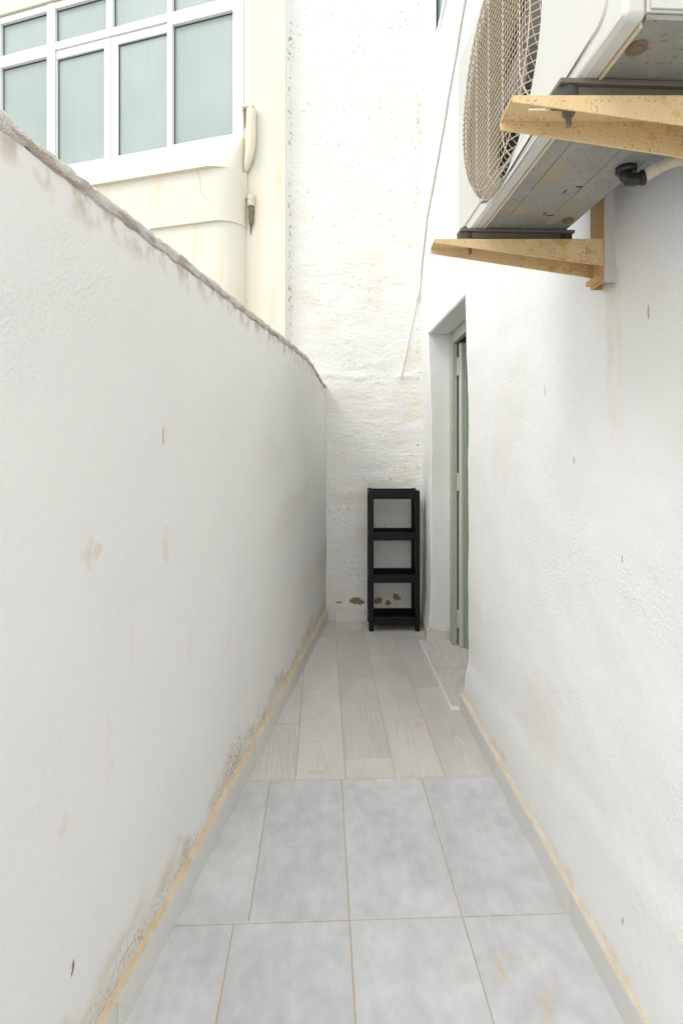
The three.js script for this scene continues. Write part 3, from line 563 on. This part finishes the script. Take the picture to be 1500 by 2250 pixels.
  A('motor', new THREE.CylinderGeometry(0.05, 0.05, 0.07, 20).rotateZ(Math.PI / 2).translate(0.145, CY, -CD), dark);
  // wire guard: a 12 mm grid that bends back to the panel at its rim, with stouter uprights
  const gx = (rho) => { const t = clamp((rho - (R - 0.032)) / 0.032); return -0.021 + 0.024 * t * t; }, gr = R - 0.001, fineW = [], bold = [];
  const along = [0, 0.01, 0.03, 0.06, 0.1, 0.16, 0.25, 0.38, 0.5, 0.62, 0.75, 0.84, 0.9, 0.94, 0.97, 0.99, 1];
  for (let k = -18; k <= 18; k++) {
    const c = k * 0.0122, h = Math.sqrt(Math.max(gr * gr - c * c, 0)); if (h < 0.02) continue;
    const pts = (f) => along.map((t) => f((t * 2 - 1) * h));
    fineW.push(tube(pts((s) => [gx(Math.hypot(s, c)), CY + c, CD + s]), 0.00095, 5));
    const boldOne = k % 7 === 0; (boldOne ? bold : fineW).push(tube(pts((s) => [gx(Math.hypot(s, c)) + 0.0018, CY + s, CD + c]), boldOne ? 0.0019 : 0.0007, 5));
  }
  const wire = std({ map: texture(256, 64, 0, 0.5, 0, 0.02, (u, v, o) => { const r = smooth(0.15, 0.5, fbm(u * 26, 3, 3)); o[0] = 214; o[1] = 200; o[2] = 178; mixTo(o, [186, 138, 78], 0.6 * r); }), roughness: 0.6 });
  const guard = A('fan_guard', fineW, wire); A('upright_wire', bold, wire, guard);
  const rimPts = (r, x) => [...Array(73)].map((_, i) => [x, CY + r * Math.sin(i / 72 * 6.28318), CD + r * Math.cos(i / 72 * 6.28318)]);
  A('rim', [tube(rimPts(R - 0.0005, 0.0035), 0.0017, 6), tube(rimPts(R - 0.018, -0.0155), 0.0013, 6)], wire, guard);
  // screws, plugs and drain slots
  for (const [x, y] of [[0.05, 0.03], [0.075, 0.032]]) A('screw', new THREE.CylinderGeometry(0.0052, 0.0058, 0.004, 16).rotateX(Math.PI / 2).translate(x, y, 0.337), std({ color: srgb(212, 208, 200), roughness: 0.4 }));
  const plug = std({ color: srgb(120, 104, 82), roughness: 0.6 });
  for (const [x, d] of [[0.046, -0.285], [0.212, 0.262]]) A('plug', new THREE.LatheGeometry([[0.0001, -0.003], [0.008, -0.003], [0.009, -0.001], [0.0115, -0.004], [0.013, -0.003], [0.0135, 0.002]].map((a) => new THREE.Vector2(...a)), 20).translate(x, 0, -d), plug);
  const slotMat = std({ color: srgb(72, 44, 24), roughness: 0.9 });
  for (const [x, d] of [[0.163, 0.1], [0.161, 0.238]]) A('slot', [box(x - 0.011, x + 0.011, -0.0004, 0.002, d - 0.0012, d + 0.0012, 0.0003), box(x + 0.009, x + 0.0115, -0.0004, 0.002, d - 0.006, d, 0.0003)], slotMat);
  for (const [x, d] of [[0.139, 0.122], [0.143, 0.232]]) A('slot', box(x - 0.0012, x + 0.0012, -0.0004, 0.002, d - 0.008, d + 0.006, 0.0003), slotMat);
  // mounting rails with rubber feet
  const railMat = std({ color: srgb(118, 112, 102), roughness: 0.6, metalness: 0.2 }), rubber = std({ color: srgb(70, 68, 66), roughness: 0.8 });
  for (const d of [0.335, -0.205]) {
    const rail = A('mounting_rail', [box(-0.03, 0.256, -0.008, 0.0, d - 0.02, d + 0.02, 0.002), box(-0.026, 0.252, -0.022, -0.008, d - 0.0125, d - 0.01, 0.001), box(-0.026, 0.252, -0.022, -0.008, d + 0.01, d + 0.0125, 0.001)], railMat);
    for (const x of [-0.014, 0.236]) A('rubber_foot', new THREE.CylinderGeometry(0.018, 0.021, 0.02, 16).translate(x, -0.0185, -d), rubber, rail);
    A('foot_bolt', new THREE.CylinderGeometry(0.006, 0.006, 0.034, 8).translate(-0.014, 0.004 - 0.012, -d), rubber, rail);
  }
}

// ------------------------------------------------------------------ brackets
const bracket = thing('wall_bracket', 'rusty tan wall bracket under the far end of the air conditioner', 'bracket', [0.672, 1.722, -1.31], 0, 'brackets holding the air conditioner');
{
  const B = (n, g, m) => part(n, metreUV(g), m, bracket, true);
  const rust = std({ map: texture(1024, 512, -0.48, 0.04, -0.12, 0.14, (u, v, o) => {
    const a = fbm(u * 14, v * 14, 3); o[0] = 226 + 6 * a; o[1] = 199 + 8 * a; o[2] = 152 + 10 * a;
    const near = smooth(-0.33, -0.06, u), q = fbm(u * 34 + 2, v * 34, 4), k = smooth(0.3 - 0.28 * near, 0.8 - 0.28 * near, q + 0.3 * noise(u * 9, v * 12)); mixTo(o, [208, 152, 76], 0.55 * k);
    const sp = smooth(0.36, 0.48, noise(u * 230, v * 230) + 0.45 * noise(u * 30, v * 30) + 0.08 * near); mixTo(o, [166, 104, 52], 0.5 * sp);
  }), roughness: 0.75, bumpMap: fineGrain, bumpScale: 0.0012 });
  const T = 0.106, tip = -0.445, back = -0.034, wdt = 0.062;
  const side = (lo0, lo1) => extrude([[tip, T - lo0], [back, T - lo1], [back, T], [tip, T]], 0.003, 0.0006);
  const slot = (x0, x1) => [[x0, 0.033], [x0, 0.027], [x1, 0.027], [x1, 0.033]];
  const flange = extrude([[tip, 0.003], [back, 0.003], [back, wdt - 0.003], [tip, wdt - 0.003]], 0.003, 0.0006, [slot(-0.412, -0.352), slot(-0.16, -0.1)]).rotateX(-Math.PI / 2).translate(0, T - 0.003, 0);
  B('arm', mergeGeometries([plain(side(0.01, 0.066).translate(0, 0, -0.003)), plain(flange), plain(side(0.015, 0.078).translate(0, 0, -wdt))]), rust);
  B('upright', mergeGeometries([plain(box(-0.034, -0.031, 0, 0.46, 0.0, 0.07, 0.0008)), plain(box(-0.031, 0, 0, 0.46, 0.067, 0.07, 0.0008)), plain(box(-0.05, -0.034, 0.006, 0.018, 0.005, 0.06, 0.001))]), std({ color: srgb(206, 168, 112), roughness: 0.7 }));
  B('upright_side', box(-0.031, 0, 0, 0.46, 0, 0.003, 0.0008), std({ color: srgb(214, 208, 202), roughness: 0.6 }));
  B('bolt', mergeGeometries([plain(new THREE.CylinderGeometry(0.009, 0.009, 0.008, 6).translate(-0.352, T - 0.0075, -0.03)), plain(new THREE.CylinderGeometry(0.0045, 0.0045, 0.03, 8).translate(-0.352, T - 0.012, -0.03))]), std({ color: srgb(128, 118, 100), roughness: 0.6 }));
  const b2 = bracket.clone(); b2.name = numbered('wall_bracket'); b2.position.set(0.69, 1.722, -0.77); scene.add(b2);
  b2.userData = { label: 'rusty tan wall bracket nearest the camera, with a long slot and bolt', category: 'bracket', group: 'brackets holding the air conditioner' };
}
{ // drain elbow and ribbed hose
  const h = thing('drain_hose', 'ribbed beige drain hose with black elbow leaving the air conditioner base', 'hose', [0.548, 1.845, -1.03]);
  const blk = std({ color: srgb(38, 40, 42), roughness: 0.3 }), hose = std({ color: srgb(222, 210, 190), roughness: 0.55 });
  part('elbow', [tube([[0.545, 1.857, 1.03], [0.545, 1.84, 1.03], [0.549, 1.833, 1.028], [0.558, 1.832, 1.025], [0.575, 1.834, 1.02]], 0.012, 12), tube([[0.545, 1.8575, 1.03], [0.545, 1.848, 1.03]], 0.019, 14), tube([[0.568, 1.833, 1.022], [0.574, 1.834, 1.02]], 0.0145, 12)], blk, h);
  const cur = new THREE.CatmullRomCurve3([[0.574, 1.835, -1.02], [0.594, 1.846, -1.01], [0.615, 1.85, -0.992], [0.638, 1.843, -0.968], [0.658, 1.82, -0.94], [0.668, 1.78, -0.915], [0.67, 1.6, -0.9], [0.672, 1.2, -0.9]].map((a) => new THREE.Vector3(...a)));
  const n = 420, P = cur.getSpacedPoints(n).map((p) => [p.x, p.y, -p.z]);
  part('hose', tube(P, 0.01, 10, P.map((_, i) => i < 14 ? 0.0118 : 0.0106 + (i % 3 === 0 ? 0.0013 : -0.0005))), hose, h);
}

// ------------------------------------------------------------------ black shelf
{
  const s = thing('shelving_unit', 'narrow black plastic four-tier shelving unit standing against the end wall', 'shelf', [0.373, 0.0005, -3.79]);
  const m = new THREE.MeshPhysicalMaterial({ color: new THREE.Color(0.006, 0.006, 0.0075), roughness: 0.4, specularIntensity: 0.55, bumpMap: fineGrain, bumpScale: 0.0002 });
  const x0 = 0.193, x1 = 0.553, d0 = 3.79, d1 = 4.018, y = 0.0005;
  for (const [px, pd] of [[x0, d0], [x1 - 0.034, d0], [x0, d1 - 0.03], [x1 - 0.034, d1 - 0.03]]) {
    part('post', [box(px, px + 0.034, y + 0.006, y + 0.997, pd, pd + 0.03, 0.005), box(px + 0.004, px + 0.03, y, y + 0.008, pd + 0.003, pd + 0.027, 0.002)], m, s);
  }
  for (const t of [0.1, 0.4, 0.7, 0.994]) {
    const b = t - 0.05, a0 = x0 + 0.032, a1 = x1 - 0.032, e0 = d0 + 0.004, e1 = d1 - 0.004;
    part('tray', [box(a0, a1, b + 0.008, t, e0, e0 + 0.007, 0.002), box(a0, a1, b + 0.008, t, e1 - 0.007, e1, 0.002), box(x0 + 0.004, x0 + 0.011, b + 0.008, t, d0 + 0.028, d1 - 0.028, 0.002), box(x1 - 0.011, x1 - 0.004, b + 0.008, t, d0 + 0.028, d1 - 0.028, 0.002),
      box(x0 + 0.011, x1 - 0.011, b + 0.004, b + 0.01, e0 + 0.007, e1 - 0.007, 0.001), box(a0 + 0.003, a1 - 0.003, b - 0.008, b + 0.008, e0 + 0.006, e0 + 0.011, 0.002), box(a0, a1, t - 0.005, t + 0.002, e0 - 0.002, e0 + 0.009, 0.002)], m, s);
  }
}

renderer.render(scene, camera);
